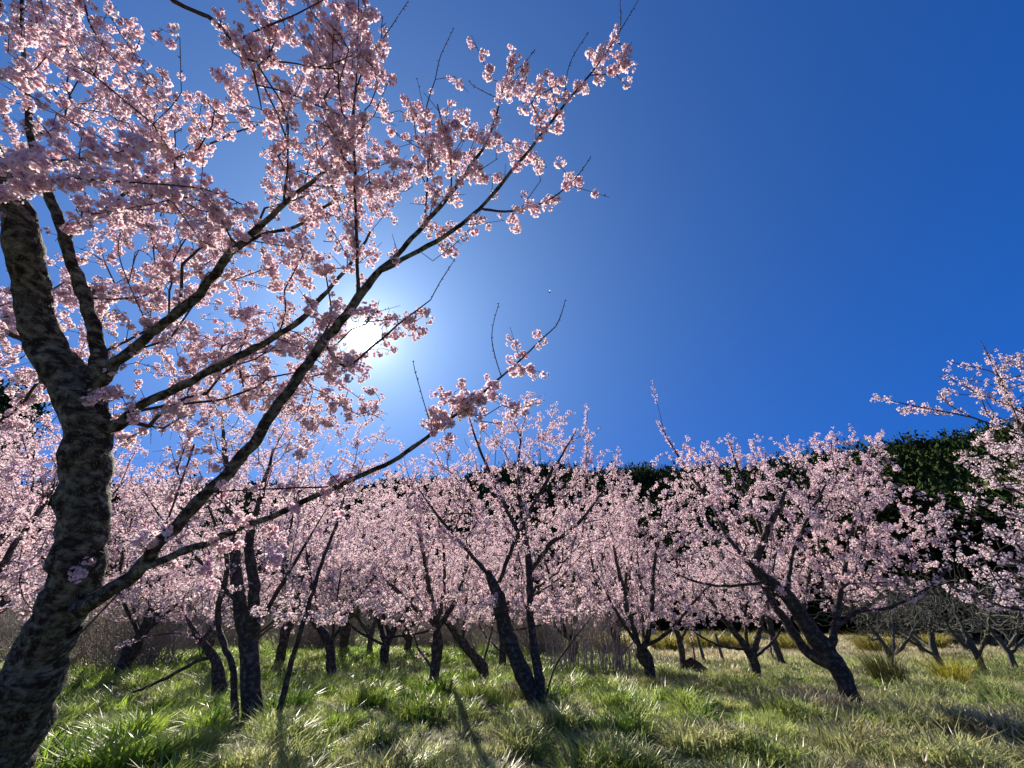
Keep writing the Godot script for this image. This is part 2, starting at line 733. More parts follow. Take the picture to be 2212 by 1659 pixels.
func build_hill():
	var b := Builder.new()
	var na := 90
	var nd := 36
	for j in nd + 1:
		var dist := 44.0 + 130.0 * j / nd
		for i in na + 1:
			var az := -1.35 + 2.7 * i / na
			var p := Vector3(sin(az) * dist, hill_height(az, dist), -cos(az) * dist)
			b.v.append(p)
			b.n.append(Vector3(-sin(az) * 0.5, 0.85, cos(az) * 0.5).normalized())
	for j in nd:
		for i in na:
			var k := j * (na + 1) + i
			b.idx.append_array([k, k + na + 1, k + na + 2, k, k + na + 2, k + 1])
	tag(put("hill", b.mesh(), mats["hill_cover"]), "dark steep wooded hill behind the orchard", "hill", "", "structure")
	var crowns: Array[Mesh] = []
	for k in 3:
		crowns.append(crown_mesh(3.2, 2.4, 900, 0.40))
	var where := [[], [], []]
	var tints := [[], [], []]
	for i in 3300:
		var az := rng.randf_range(-1.1, 1.1)
		var dist := sqrt(rng.randf_range(46.0 * 46.0, 124.0 * 124.0))
		var s := rng.randf_range(0.7, 1.5)
		var p := Vector3(sin(az) * dist, hill_height(az, dist) + 1.6 * s, -cos(az) * dist)
		where[i % 3].append(Transform3D(Basis(Vector3.UP, rng.randf_range(0, TAU)).scaled(Vector3(s, s * rng.randf_range(0.9, 1.6), s)), p))
		tints[i % 3].append(Color(0.75, 0.9, 0.8).lerp(Color(1.2, 1.1, 0.8), rng.randf()) * rng.randf_range(0.6, 1.2))
	for k in 3:
		var o := scatter("forest", crowns[k], mats["evergreen_leaf"], where[k], tints[k])
		tag(o, ["dense dark evergreen forest covering the hill", "rounded evergreen crowns mixed into the hill forest", "darker tree crowns scattered over the wooded hill"][k], "forest", "", "stuff")

func crown_mesh(radius: float, half_height: float, leaves: int, leaf: float, depth_tone := 1.0) -> ArrayMesh:
	var b := Builder.new()
	var lumps := []
	for i in 9:
		var d := random_dir()
		lumps.append([Vector3(d.x * radius * 0.55, d.y * half_height * 0.6, d.z * radius * 0.55), rng.randf_range(0.35, 0.6)])
	for i in leaves:
		var l: Array = lumps[i % lumps.size()]
		var d := random_dir() * pow(rng.randf(), 0.3)
		var p: Vector3 = l[0] + Vector3(d.x * radius, d.y * half_height, d.z * radius) * l[1]
		var u := random_dir() * leaf * rng.randf_range(0.5, 1.0)
		var w := (random_dir() + d * 0.4).normalized() * leaf * rng.randf_range(0.4, 0.8)
		var shade := rng.randf_range(0.7, 1.2)
		var c := (Color(0.024, 0.042, 0.018).lerp(Color(0.065, 0.09, 0.026), rng.randf()) * shade * depth_tone)
		b.face(p, p + u, p + w, c, c, c)
		b.face(p + u, p + u * 0.8 + w, p + w, c, c, c)
	return b.mesh(true)

func build_orchard():
	var grp := "cherry trees in blossom across the orchard"
	var left_multi := cherry("cherry_tree", "many-stemmed cherry tree with a thick straight trunk and thin side stems, left of centre", grp, Vector2(545, 1568), [
		[[545, 1568, 70], [541, 1450, 60], [531, 1370, 48], [516, 1280, 36], [508, 1200, 30, 0.2], [497, 1100, 22, 0.4], [486, 980, 14, 0.6], [480, 900, 8, 0.7]],
		[[538, 1400, 36], [550, 1320, 36, -0.1], [546, 1240, 31, -0.2], [540, 1170, 25, -0.3], [562, 1080, 18, -0.4], [590, 970, 11, -0.5]],
		[[513, 1572, 24, 0.05, 2], [502, 1450, 20], [480, 1380, 18, 0.1], [472, 1310, 18, 0.2], [492, 1225, 14, 0.3], [470, 1150, 10, 0.3], [436, 1050, 7, 0.4]],
		[[598, 1548, 21, 0.1, 2], [625, 1450, 17, 0.1], [660, 1330, 14, 0.1], [690, 1230, 11, 0.2], [730, 1120, 8, 0.3], [765, 1000, 6, 0.5]],
		[[556, 1380, 14], [592, 1290, 13, -0.2], [645, 1200, 9, -0.4], [705, 1100, 6, -0.6]],
		[[528, 1300, 12], [450, 1230, 11, -0.2], [370, 1150, 8, -0.4], [310, 1060, 5, -0.5]]],
		[[560, 880, 230, 100, 0.6, 1.0], [620, 1080, 290, 210, 0.4, 1.6], [400, 1150, 190, 180, 0.2, 1.3], [760, 1060, 150, 190, 0.8, 1.2], [560, 940, 220, 90, 0.3, 1.2], [600, 1310, 280, 60, 0.6, 1.5]], 480, 5200)
	var centre_tree := cherry("cherry_tree", "cherry tree forked at the base with one sawn-off leaning stem, middle of the orchard", grp, Vector2(1178, 1545), [
		[[1178, 1545, 74], [1152, 1500, 54], [1115, 1420, 44], [1086, 1340, 42], [1075, 1290, 38], [1055, 1235, 33]],
		[[1160, 1520, 34], [1164, 1470, 33, -0.05], [1150, 1380, 24], [1145, 1290, 20], [1140, 1200, 18], [1128, 1120, 14], [1120, 1020, 10], [1126, 930, 6]],
		[[1145, 1240, 12], [1185, 1180, 12, -0.2], [1250, 1130, 9, -0.4], [1310, 1050, 6, -0.5]],
		[[1140, 1190, 10], [1085, 1080, 9, 0.2], [1032, 960, 6, 0.4], [1010, 890, 4, 0.5]],
		[[1060, 1250, 11], [1010, 1190, 10, -0.2], [950, 1120, 7, -0.3], [900, 1050, 5, -0.4]],
		[[1072, 1280, 11], [1120, 1150, 10, -0.3], [1180, 1040, 8, -0.5], [1245, 930, 5, -0.7]],
		[[1196, 1510, 6, 0, 1], [1200, 1440, 5, -0.1], [1240, 1380, 4, -0.2], [1292, 1315, 3, -0.2]],
		[[1190, 1560, 56, 0, 2], [1200, 1535, 52], [1206, 1512, 30]]],
		[[1130, 1080, 250, 200, 0.2, 1.5], [1170, 935, 140, 90, 0.3, 1.0], [1280, 1060, 110, 130, 0.4, 0.9], [980, 1060, 130, 130, 0.2, 1.0], [1120, 1290, 230, 55, 0.5, 1.4]], 460, 4700)
	var leaning := cherry("cherry_tree", "large spreading cherry tree with a thick black trunk leaning left, right of centre", grp, Vector2(1852, 1548), [
		[[1852, 1548, 64], [1832, 1490, 58], [1802, 1430, 64], [1765, 1380, 62], [1735, 1335, 50], [1702, 1292, 44], [1660, 1255, 38], [1615, 1212, 34]],
		[[1790, 1450, 30], [1745, 1410, 34, 0.3], [1715, 1370, 30, 0.4], [1690, 1335, 26, 0.5], [1650, 1270, 18, 0.7], [1600, 1180, 10, 0.9]],
		[[1797, 1420, 30], [1803, 1365, 24, -0.1], [1815, 1290, 18, -0.1], [1830, 1200, 13], [1850, 1100, 9], [1870, 1000, 6]],
		[[1806, 1365, 16], [1848, 1322, 13, -0.2], [1923, 1312, 10, -0.4], [1998, 1275, 8, -0.6], [2043, 1232, 6, -0.7], [2046, 1180, 5, -0.7]],
		[[1620, 1216, 22], [1640, 1195, 24], [1655, 1150, 19, -0.2], [1690, 1080, 12, -0.4], [1720, 1000, 8, -0.5]],
		[[1605, 1208, 16], [1570, 1160, 12, 0.2], [1540, 1095, 8, 0.3], [1480, 1010, 6, 0.4], [1420, 910, 4, 0.5]],
		[[1640, 1278, 9], [1573, 1266, 8, -0.3], [1498, 1255, 6, -0.5], [1440, 1228, 4, -0.6]],
		[[1740, 1340, 14], [1748, 1250, 11, 0.3], [1770, 1150, 8, 0.4], [1800, 1050, 6, 0.5]],
		[[1700, 1290, 14], [1712, 1200, 10, -0.3], [1760, 1090, 8, -0.6], [1820, 990, 5, -0.8]],
		[[1650, 1150, 12], [1620, 1080, 9], [1590, 1000, 6, 0.1], [1570, 940, 4, 0.2]]],
		[[1690, 1075, 270, 150, 0.2, 1.6], [1890, 1160, 190, 150, 0.0, 1.3], [1740, 1230, 210, 90, 0.6, 1.2], [1500, 1020, 110, 90, 0.4, 0.8], [1840, 1000, 120, 80, 0.2, 1.0]], 560, 6000)
	var vase := cherry("cherry_tree", "vase-shaped cherry tree on a short upright trunk, just left of the forked centre tree", grp, Vector2(933, 1508), [
		[[933, 1508, 36], [938, 1440, 30], [946, 1385, 33], [943, 1352, 34]],
		[[940, 1355, 14], [882, 1300, 13, 0.2], [822, 1230, 9, 0.4], [800, 1130, 5, 0.5]],
		[[940, 1355, 14], [928, 1270, 12, -0.2], [905, 1150, 8, -0.3], [890, 1040, 5, -0.3]],
		[[950, 1355, 15], [987, 1290, 14], [1012, 1200, 9, 0.1], [1035, 1090, 6, 0.3]],
		[[946, 1350, 12], [960, 1250, 10, 0.4], [952, 1110, 6, 0.7]],
		[[925, 1460, 7], [905, 1400, 6, -0.3], [880, 1330, 4, -0.6]]],
		[[905, 1170, 175, 150, 0.1, 1.4], [930, 1050, 140, 70, 0.1, 1.0], [900, 1310, 165, 55, 0.1, 1.3]], 300, 3000)
	var burr := cherry("cherry_tree", "cherry tree with a swollen knobbly trunk head sprouting many shoots, beside the brown canes", grp, Vector2(1408, 1496), [
		[[1408, 1496, 36], [1402, 1440, 36], [1390, 1415, 46], [1386, 1395, 40]],
		[[1388, 1410, 18], [1360, 1335, 17], [1340, 1250, 12, 0.2], [1318, 1140, 7, 0.3]],
		[[1398, 1410, 16], [1406, 1335, 15, -0.2], [1412, 1230, 10, -0.3], [1432, 1120, 6, -0.3]],
		[[1400, 1400, 10], [1442, 1365, 9], [1500, 1300, 7, 0.2], [1558, 1235, 4, 0.4]],
		[[1380, 1410, 10], [1330, 1320, 8, -0.3], [1290, 1240, 6, -0.5]],
		[[1395, 1400, 10], [1385, 1290, 8, 0.5], [1375, 1180, 6, 0.7]]],
		[[1385, 1190, 185, 130, 0.1, 1.3], [1400, 1110, 130, 70, 0.2, 0.9], [1390, 1320, 175, 50, 0.1, 1.3]], 300, 3200)
	var wide := cherry("cherry_tree", "low wide cherry tree with dark limbs forking near the ground, left of the leaning trunk", grp, Vector2(1634, 1467), [
		[[1634, 1467, 32], [1626, 1425, 31], [1606, 1392, 22], [1570, 1345, 15], [1512, 1270, 8, 0.3]],
		[[1622, 1420, 18], [1642, 1355, 14, -0.1], [1662, 1270, 9, -0.2], [1680, 1180, 6, -0.2]],
		[[1612, 1400, 9], [1560, 1396, 8, -0.4], [1510, 1372, 6, -0.7], [1478, 1345, 4, -0.9]],
		[[1615, 1400, 12], [1608, 1320, 10, 0.3], [1600, 1220, 6, 0.5]],
		[[1630, 1430, 9], [1670, 1385, 8, 0.2], [1710, 1320, 5, 0.4]]],
		[[1590, 1255, 175, 100, 0.2, 1.5], [1620, 1180, 150, 70, 0.3, 1.2], [1590, 1330, 165, 30, 0.1, 1.4]], 260, 2600)
	cherry("cherry_tree", "small cherry tree with a leaning burred trunk, behind the forked centre tree", grp, Vector2(1046, 1476), [
		[[1046, 1476, 22], [1042, 1442, 34], [1012, 1404, 23], [986, 1372, 20], [950, 1320, 13], [910, 1250, 7]],
		[[1040, 1440, 7], [1060, 1370, 6, 0.2], [1080, 1290, 4, 0.4]],
		[[1000, 1390, 10], [1005, 1320, 9, -0.3], [1015, 1230, 6, -0.5]]],
		[[1010, 1240, 140, 110, 0.2, 1.2]], 180, 1700)
	cherry("cherry_tree", "cherry tree with a short forked mossy trunk standing alone in bright grass, left middle distance", grp, Vector2(719, 1458), [
		[[719, 1458, 30], [713, 1405, 27], [702, 1372, 24], [668, 1330, 14], [640, 1280, 9]],
		[[704, 1378, 18], [690, 1320, 14, 0.3], [668, 1250, 9, 0.4], [660, 1170, 6, 0.5]],
		[[716, 1395, 9], [745, 1340, 8], [790, 1270, 6, 0.2], [850, 1200, 4, 0.3]],
		[[714, 1400, 8], [726, 1310, 7, -0.3], [740, 1210, 5, -0.4]]],
		[[730, 1220, 150, 110, 0.2, 1.4]], 200, 2000)
	cherry("cherry_tree", "cherry tree with a curved black trunk and one drooping limb reaching down to the grass", grp, Vector2(478, 1496), [
		[[478, 1496, 58], [472, 1462, 40], [466, 1430, 30], [450, 1400, 22], [425, 1372, 18], [400, 1330, 12]],
		[[462, 1418, 14], [445, 1420, 13, -0.1], [380, 1452, 12, -0.4], [310, 1488, 11, -0.6], [238, 1512, 9, -0.7]],
		[[425, 1372, 6], [370, 1368, 5], [310, 1378, 4], [240, 1402, 3]],
		[[440, 1390, 12], [470, 1330, 9, 0.3], [480, 1240, 6, 0.5]]],
		[[420, 1250, 170, 110, 0.2, 1.2]], 200, 1900)
	var small := cherry("cherry_tree", "small thin cherry tree in front of the yellow bushes, behind the knobbly-headed tree", grp, Vector2(1476, 1452), [
		[[1476, 1452, 23], [1471, 1400, 19], [1460, 1358, 15], [1440, 1300, 9]],
		[[1470, 1390, 9], [1490, 1330, 7, 0.3], [1500, 1260, 5, 0.4]],
		[[1478, 1448, 7], [1500, 1430, 6, -0.1], [1492, 1370, 4, -0.3]]],
		[[1470, 1270, 140, 80, 0.2, 1.4]], 160, 1600)
	cherry("cherry_tree", "cherry tree at the far right, its pale sunlit sprays hanging in from beyond the edge", grp, Vector2(2470, 1800), [
		[[2470, 1800, 110], [2440, 1500, 80], [2390, 1350, 60], [2335, 1200, 36], [2280, 1080, 22], [2230, 980, 14], [2190, 890, 9], [2150, 800, 6], [2118, 735, 3]],
		[[2215, 940, 7], [2100, 902, 6, -0.1], [2000, 882, 5, -0.2], [1888, 858, 3, -0.3]],
		[[2340, 1230, 16], [2210, 1215, 12, 0.2], [2100, 1175, 8, 0.3], [2010, 1120, 5, 0.3]],
		[[2370, 1320, 16], [2220, 1320, 11, -0.2], [2120, 1295, 7, -0.3], [2040, 1260, 4, -0.3]],
		[[2290, 1100, 12], [2170, 1050, 8, 0.1], [2080, 1000, 5, 0.2]],
		[[2250, 1020, 9], [2260, 900, 7, 0.2], [2230, 780, 4, 0.3]]],
		[[2170, 1140, 150, 150, 0.2, 0.8], [2160, 850, 80, 90, 0.0, 0.4], [2075, 830, 60, 55, 0.0, 0.3], [1990, 885, 80, 22, -0.1, 0.15], [2190, 780, 60, 50, 0.0, 0.3], [2150, 1290, 130, 36, 0.0, 0.5], [2290, 1050, 120, 250, 0.3, 0.8], [2150, 980, 110, 60, 0.1, 0.5]], 290, 1800, {"dist": 3.9, "spur": 0.045, "size": 0.8, "bloom": 1.0, "shoots": 0})
	cherry("cherry_tree", "cherry tree filling the left edge behind the thick near trunk", grp, Vector2(-190, 1680), [
		[[-190, 1680, 80], [-120, 1480, 52], [-60, 1340, 36], [10, 1210, 22], [60, 1135, 16], [102, 1080, 11], [135, 980, 7]],
		[[58, 1140, 12], [70, 1050, 10, 0.3], [72, 940, 6, 0.5], [60, 860, 4, 0.6]],
		[[-70, 1360, 22], [-80, 1200, 18, 0.3], [-60, 1020, 12, 0.5], [-20, 880, 7, 0.6]],
		[[-20, 1260, 9], [60, 1230, 7, -0.2], [140, 1190, 5, -0.3]]],
		[[20, 1080, 170, 200, 0.3, 1.0], [50, 1250, 140, 110, 0.2, 0.8], [-100, 1050, 150, 250, 0.3, 1.0]], 330, 3600, {"dist": 4.8, "spur": 0.06})
	# the rows behind, copies of the trees in front
	var rows := [
		[vase, 130, 12.0, 1.2, 1.5, "cherry tree far back on the left, seen between the near trunk and the edge"],
		[burr, 285, 11.0, 2.4, 1.4, "cherry tree behind the near trunk's right side, above the low drooping limb"],
		[vase, 610, 13.5, 4.0, 1.55, "cherry tree in the back row between the many-stemmed tree and the short forked trunk"],
		[wide, 835, 13.5, 3.3, 1.25, "low leaning cherry tree in the back row left of the vase-shaped tree"],
		[burr, 880, 17.0, 0.6, 1.35, "tall pale cherry tree at the very back, left of centre"],
		[vase, 1085, 13.0, 5.2, 1.2, "cherry tree in the back row directly behind the sawn-off stem"],
		[burr, 1235, 12.0, 3.9, 1.1, "cherry tree in the back row at the left end of the brown canes"],
		[vase, 1335, 11.0, 2.0, 1.05, "cherry tree rising out of the brown cane thicket"],
		[wide, 1330, 16.5, 1.1, 1.35, "wide cherry tree at the very back behind the cane thicket"],
		[vase, 450, 16.0, 2.9, 1.8, "cherry tree at the very back, left of the many-stemmed tree"],
		[burr, 740, 17.0, 5.5, 1.6, "cherry tree at the very back above the lone forked trunk"],
		[wide, 1090, 18.0, 2.2, 1.4, "broad cherry tree at the very back behind the forked centre tree"],
		[vase, -60, 9.5, 0.4, 1.45, "cherry tree in the second row at the left edge"],
		[small, 1680, 14.0, 2.0, 1.25, "small cherry tree far back between the low wide tree and the leaning trunk"]]
	for r in rows:
		copy_tree(r[0], plane_point(r[1], 1400, r[2]) * Vector3(1, 0, 1), r[3], r[4], r[5])

func near_chain(sk: Skeleton, list: Array, is_bare := 0):
	var pts := []
	var rad := []
	for e in list:
		pts.append(view_point(e[0], e[1], e[3]))
		rad.append(e[2] * (0.5 if sk.chains.is_empty() else 0.41) / FOCAL * slant(pts[pts.size() - 1]))
	sk.chain(pts, rad, 0.05, is_bare)

func build_near_tree():
	var sk := Skeleton.new()
	sk.wobble = rough_noise
	var foot := view_point(-110, 1900, 2.1)
	foot.y = -0.1
	var at := Vector3(foot.x, 0, foot.z)
	near_chain(sk, [[-70, 1850, 270, 2.12], [-15, 1659, 235, 2.14], [30, 1555, 212, 2.16], [75, 1450, 178, 2.18], [118, 1354, 138, 2.2], [160, 1254, 136, 2.2], [179, 1130, 124, 2.2], [180, 1030, 116, 2.2], [188, 930, 112, 2.2], [172, 862, 118, 2.2], [128, 790, 96, 2.2], [80, 690, 88, 2.18], [60, 590, 90, 2.15], [45, 500, 90, 2.1], [18, 420, 82, 2.08], [-20, 330, 70, 2.05], [-90, 200, 52, 2.0]])
	sk.pos[0] = foot
	near_chain(sk, [[196, 900, 60, 2.2], [212, 810, 56, 2.22], [213, 745, 47, 2.24], [193, 690, 42, 2.25], [175, 625, 41, 2.25], [150, 545, 38, 2.25], [128, 475, 37, 2.24], [92, 390, 33, 2.22], [68, 310, 26, 2.2], [58, 200, 19, 2.18], [48, 60, 14, 2.15], [50, -60, 10, 2.1]])
	near_chain(sk, [[205, 880, 46, 2.2], [228, 815, 40, 2.16], [300, 745, 32, 2.14], [415, 645, 28, 2.14], [500, 548, 23, 2.15], [585, 465, 17, 2.18], [690, 380, 11, 2.2], [760, 325, 6, 2.2]])
	near_chain(sk, [[496, 555, 12, 2.15], [560, 508, 11, 2.2], [640, 490, 10, 2.25], [715, 440, 8, 2.3], [850, 388, 5, 2.35]])
	near_chain(sk, [[210, 930, 48, 2.2], [245, 922, 44, 2.22], [300, 880, 31, 2.26], [400, 830, 25, 2.32], [500, 780, 22, 2.4], [590, 730, 19, 2.46], [675, 665, 14, 2.5], [760, 565, 9, 2.5], [800, 500, 6, 2.5]])
	# the big low limb and its two forks
	near_chain(sk, [[150, 1330, 70, 2.2], [190, 1308, 62, 2.12], [300, 1228, 50, 2.08], [350, 1170, 43, 2.08], [450, 1065, 35, 2.1], [540, 965, 34, 2.12], [615, 860, 30, 2.14], [660, 790, 27, 2.15], [720, 710, 25, 2.16], [775, 640, 22, 2.17], [815, 595, 19, 2.17], [868, 535, 14, 2.18], [915, 485, 13, 2.18], [985, 405, 11, 2.18], [1022, 350, 9, 2.18], [1055, 300, 7, 2.18], [1085, 200, 4, 2.16], [1105, 115, 2, 2.15]])
	near_chain(sk, [[820, 590, 13, 2.17], [955, 515, 12, 2.12], [1035, 450, 10, 2.1], [1130, 340, 9, 2.08], [1205, 245, 7, 2.08], [1250, 190, 6, 2.08], [1295, 135, 5, 2.08], [1340, 65, 3, 2.08]])
	near_chain(sk, [[308, 1222, 28, 2.1], [400, 1190, 25, 2.05], [500, 1150, 21, 2.02], [600, 1110, 18, 2.0], [700, 1062, 16, 2.0], [790, 1022, 13, 2.02], [864, 988, 12, 2.05], [950, 922, 9, 2.08], [1030, 860, 7, 2.1], [1110, 790, 5, 2.12], [1200, 705, 3, 2.14]])
	near_chain(sk, [[775, 632, 11, 2.17], [770, 500, 9, 2.1], [765, 350, 8, 2.05], [760, 275, 7, 2.02], [775, 175, 5, 2.0], [820, 90, 4, 1.98]])
	near_chain(sk, [[1035, 450, 8, 2.1], [1105, 456, 6, 2.0], [1180, 435, 4, 1.95], [1230, 400, 3, 1.92]])
	near_chain(sk, [[915, 485, 6, 2.18], [925, 350, 5, 2.25], [918, 250, 4, 2.28], [940, 172, 3, 2.3]])
	near_chain(sk, [[975, 415, 5, 2.18], [972, 340, 5, 2.1], [945, 225, 4, 2.05]])
	near_chain(sk, [[765, 290, 6, 2.02], [772, 130, 5, 1.95], [775, -30, 4, 1.9]])
	# the branch that crosses the upper left, and the one hanging in from above
	near_chain(sk, [[140, 520, 14, 2.25], [250, 435, 12, 2.3], [340, 365, 10, 2.34], [380, 345, 9, 2.36], [500, 290, 6, 2.4], [565, 265, 4, 2.42], [640, 200, 3, 2.42]])
	near_chain(sk, [[-60, 250, 26, 2.02], [20, -60, 22, 1.8], [180, -150, 20, 1.7], [320, -60, 18, 1.7], [375, 2, 17, 1.72], [450, 36, 16, 1.74], [505, 90, 11, 1.76], [540, 130, 8, 1.78], [555, 185, 7, 1.8], [566, 240, 3, 1.8]])
	near_chain(sk, [[505, 90, 8, 1.76], [560, 65, 7, 1.74], [640, 30, 5, 1.7], [700, 0, 4, 1.68]])
	near_chain(sk, [[540, 125, 8, 1.78], [620, 135, 6, 1.8], [690, 145, 4, 1.82], [760, 120, 3, 1.82]])
	near_chain(sk, [[556, 185, 6, 1.8], [620, 200, 5, 1.82], [700, 235, 4, 1.84], [740, 250, 2, 1.85]])
	near_chain(sk, [[175, -150, 10, 1.7], [185, 20, 7, 1.66], [240, 120, 5, 1.66], [330, 190, 3, 1.68]])
	near_chain(sk, [[20, 420, 9, 2.0], [60, 400, 9, 1.75], [150, 387, 7, 1.6], [300, 395, 6, 1.55], [440, 408, 5, 1.55], [520, 440, 3, 1.6]])
	near_chain(sk, [[-10, 350, 9, 2.0], [60, 348, 7, 1.5], [150, 345, 5, 1.3], [250, 330, 4, 1.25], [330, 305, 3, 1.25]])
	near_chain(sk, [[100, 760, 20, 2.2], [40, 730, 18, 2.3], [-20, 695, 16, 2.4], [-90, 650, 12, 2.5]])
	near_chain(sk, [[100, 780, 16, 2.2], [85, 820, 12, 2.3], [40, 880, 9, 2.4], [0, 910, 7, 2.5], [-60, 950, 5, 2.6]])
	near_chain(sk, [[700, 735, 8, 2.2], [745, 790, 7, 2.25], [800, 752, 6, 2.25], [862, 700, 5, 2.22], [930, 648, 3, 2.2]])
	near_chain(sk, [[320, 1215, 14, 2.12], [345, 1165, 8, 2.3], [385, 1060, 7, 2.5], [420, 960, 5, 2.6]])
	near_chain(sk, [[700, 1060, 8, 2.0], [740, 1051, 5, 1.98], [600, 1056, 5, 1.95], [470, 1062, 4, 1.92]])
	near_chain(sk, [[300, 1240, 6, 2.1], [220, 1320, 6, 1.9], [140, 1400, 8, 1.8]], 1)
	# long bare shoots of last year
	for s in [[[1340, 68, 3, 2.08], [1362, 30, 2.5, 2.08], [1381, -4, 1.5, 2.08]], [[820, 92, 3, 1.98], [850, 50, 2.5, 1.97], [882, 2, 1.5, 1.96]], [[942, 175, 3, 2.3], [952, 120, 2.5, 2.3], [980, 62, 1.5, 2.3]], [[1195, 205, 3, 2.08], [1230, 140, 2.5, 2.1], [1271, 70, 1.5, 2.12]], [[1340, 60, 3, 2.08], [1341, 30, 2.5, 2.06], [1338, 4, 2, 2.05]], [[1230, 400, 3, 1.92], [1255, 370, 2.5, 1.92], [1275, 342, 1.5, 1.92]], [[1200, 705, 3, 2.14], [1212, 680, 2.5, 2.14], [1221, 647, 1.5, 2.14]], [[1053, 790, 3, 2.1], [1062, 730, 2.5, 2.1], [1078, 655, 1.5, 2.1]], [[928, 650, 3, 2.2], [950, 610, 2.5, 2.2], [983, 560, 1.5, 2.2]], [[1110, 172, 2.5, 2.16], [1130, 140, 2, 2.16], [1156, 106, 1.5, 2.16]], [[890, 860, 2.5, 2.3], [896, 800, 2, 2.3], [894, 780, 1.5, 2.3]], [[280, 640, 4, 2.2], [262, 570, 3, 2.2], [258, 510, 2, 2.2]], [[310, 600, 3, 2.2], [300, 540, 2.5, 2.2], [330, 560, 1.5, 2.2]], [[1040, 200, 3, 2.15], [1022, 185, 2, 2.15], [1012, 174, 1.5, 2.15]]]:
		near_chain(sk, s, 1)
	var limbs := sk.chains.size()
	# goals for the twigs: round the thinner limbs, and through the thick of the crown
	var goals := PackedVector3Array()
	for i in sk.pos.size():
		if sk.bare[i] == 0 and rng.randf() < (0.40 if sk.fixed[i] < 0.022 else 0.16 if sk.fixed[i] < 0.05 else 0.0):
			var side := random_dir()
			var d: Vector3 = sk.dir[i]
			side = (side - d * side.dot(d)).normalized()
			goals.append(sk.pos[i] + side * rng.randf_range(0.05, 0.26) + d * rng.randf_range(0.0, 0.15))
	for r in [[190, 210, 230, 220, 2.5, 0.7, 66], [60, 60, 120, 120, 2.0, 0.4, 18], [730, 330, 170, 230, 2.3, 0.5, 130], [660, 70, 170, 110, 1.85, 0.25, 34], [400, 250, 170, 130, 2.0, 0.4, 30], [950, 330, 130, 110, 2.2, 0.3, 40], [600, 560, 190, 70, 2.4, 0.5, 40], [560, 760, 280, 110, 3.2, 0.6, 210], [330, 580, 230, 100, 2.9, 0.5, 80], [640, 880, 220, 60, 3.3, 0.5, 80], [400, 480, 180, 60, 2.5, 0.4, 40], [760, 720, 130, 90, 2.5, 0.5, 30], [850, 680, 90, 40, 2.4, 0.3, 14], [70, 700, 140, 170, 3.1, 0.5, 100], [300, 660, 130, 90, 2.6, 0.5, 26], [360, 900, 160, 90, 2.8, 0.5, 30], [1010, 880, 120, 50, 2.1, 0.3, 26], [1180, 200, 80, 70, 2.1, 0.2, 16], [350, 430, 180, 60, 2.1, 0.5, 40], [760, 110, 90, 120, 2.0, 0.3, 24]]:
		for i in int(r[6] * 1.7):
			var d := random_dir() * pow(rng.randf(), 0.4)
			goals.append(view_point(r[0] + d.x * r[2], r[1] + d.y * r[3], r[4] + d.z * r[5]))
	grow(sk, goals, 0.22, 0.5, 0.9)
	thicken(sk, 0.002, 2.5)
	var o := thing("cherry_tree", at, "old lichen-covered cherry tree with a massive dark trunk, reaching up over the sun", "cherry tree", "cherry trees in blossom across the orchard")
	for k in limbs:
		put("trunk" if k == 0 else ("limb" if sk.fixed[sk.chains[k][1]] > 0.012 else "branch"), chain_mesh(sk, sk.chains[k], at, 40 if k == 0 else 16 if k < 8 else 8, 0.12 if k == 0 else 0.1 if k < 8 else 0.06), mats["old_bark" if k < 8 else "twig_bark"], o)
	tag(put("twigs", twig_mesh(sk, at, 5), mats["twig_bark"], o), "", "", "", "stuff")
	bloom = 1.0
	var spots := flower_spots(sk, at, 6200, 0.0085, 0.05, 1.0, Vector2(790, 725))
	tag(put("spurs", spur_mesh(spots, 0.0011), mats["twig_bark"], o), "", "", "", "stuff")
	# winter buds along the bare shoots and twigs
	var bb := Builder.new()
	for i in sk.pos.size():
		if sk.par[i] < 0 or sk.rad[i] > 0.005 or (sk.bare[i] == 0 and rng.randf() > 0.3):
			continue
		for j in 2:
			var r := sk.pos[sk.par[i]].lerp(sk.pos[i], rng.randf()) - at
			var out_dir := (random_dir() + sk.dir[i] * 0.8).normalized()
			bb.tube(PackedVector3Array([r, r + out_dir * 0.005, r + out_dir * 0.012]), PackedFloat32Array([0.0018, 0.0026, 0.0008]), 4)
	tag(put("buds", bb.mesh(), mats["twig_bark"], o), "", "", "", "stuff")
	# the biggest in view are single clusters, the rest one mass
	var order := []
	for s in spots.size():
		var p: Vector3 = spots[s].origin + at
		var dep := lens_depth(p)
		var q := p - Vector3(0, EYE, 0)
		var px := q.x / maxf(dep, 0.1)
		var py := q.dot(Vector3(0, cos(PITCH), sin(PITCH))) / maxf(dep, 0.1)
		var seen := dep > 0.5 and absf(px) < 1.27 and absf(py) < 0.95
		order.append([spots[s].basis.x.length() / dep if seen else 0.0, s])
	order.sort_custom(func(a, b): return a[0] > b[0])
	var mass := [[], [], [], [], []]
	var tints := [[], [], [], [], []]
	for k in order.size():
		var t: Transform3D = spots[order[k][1]]
		if k < 290:
			var c := put("blossom_cluster", petals_near[k % 5], mats["petal"], o)
			c.transform = t
		else:
			mass[k % 5].append(t)
			tints[k % 5].append(petal_tint())
	for k in 5:
		scatter("blossoms", petals_near[k], mats["petal"], mass[k], tints[k], o)
	# moss cushions along the trunk
	var b := Builder.new()
	var list := sk.chains[0]
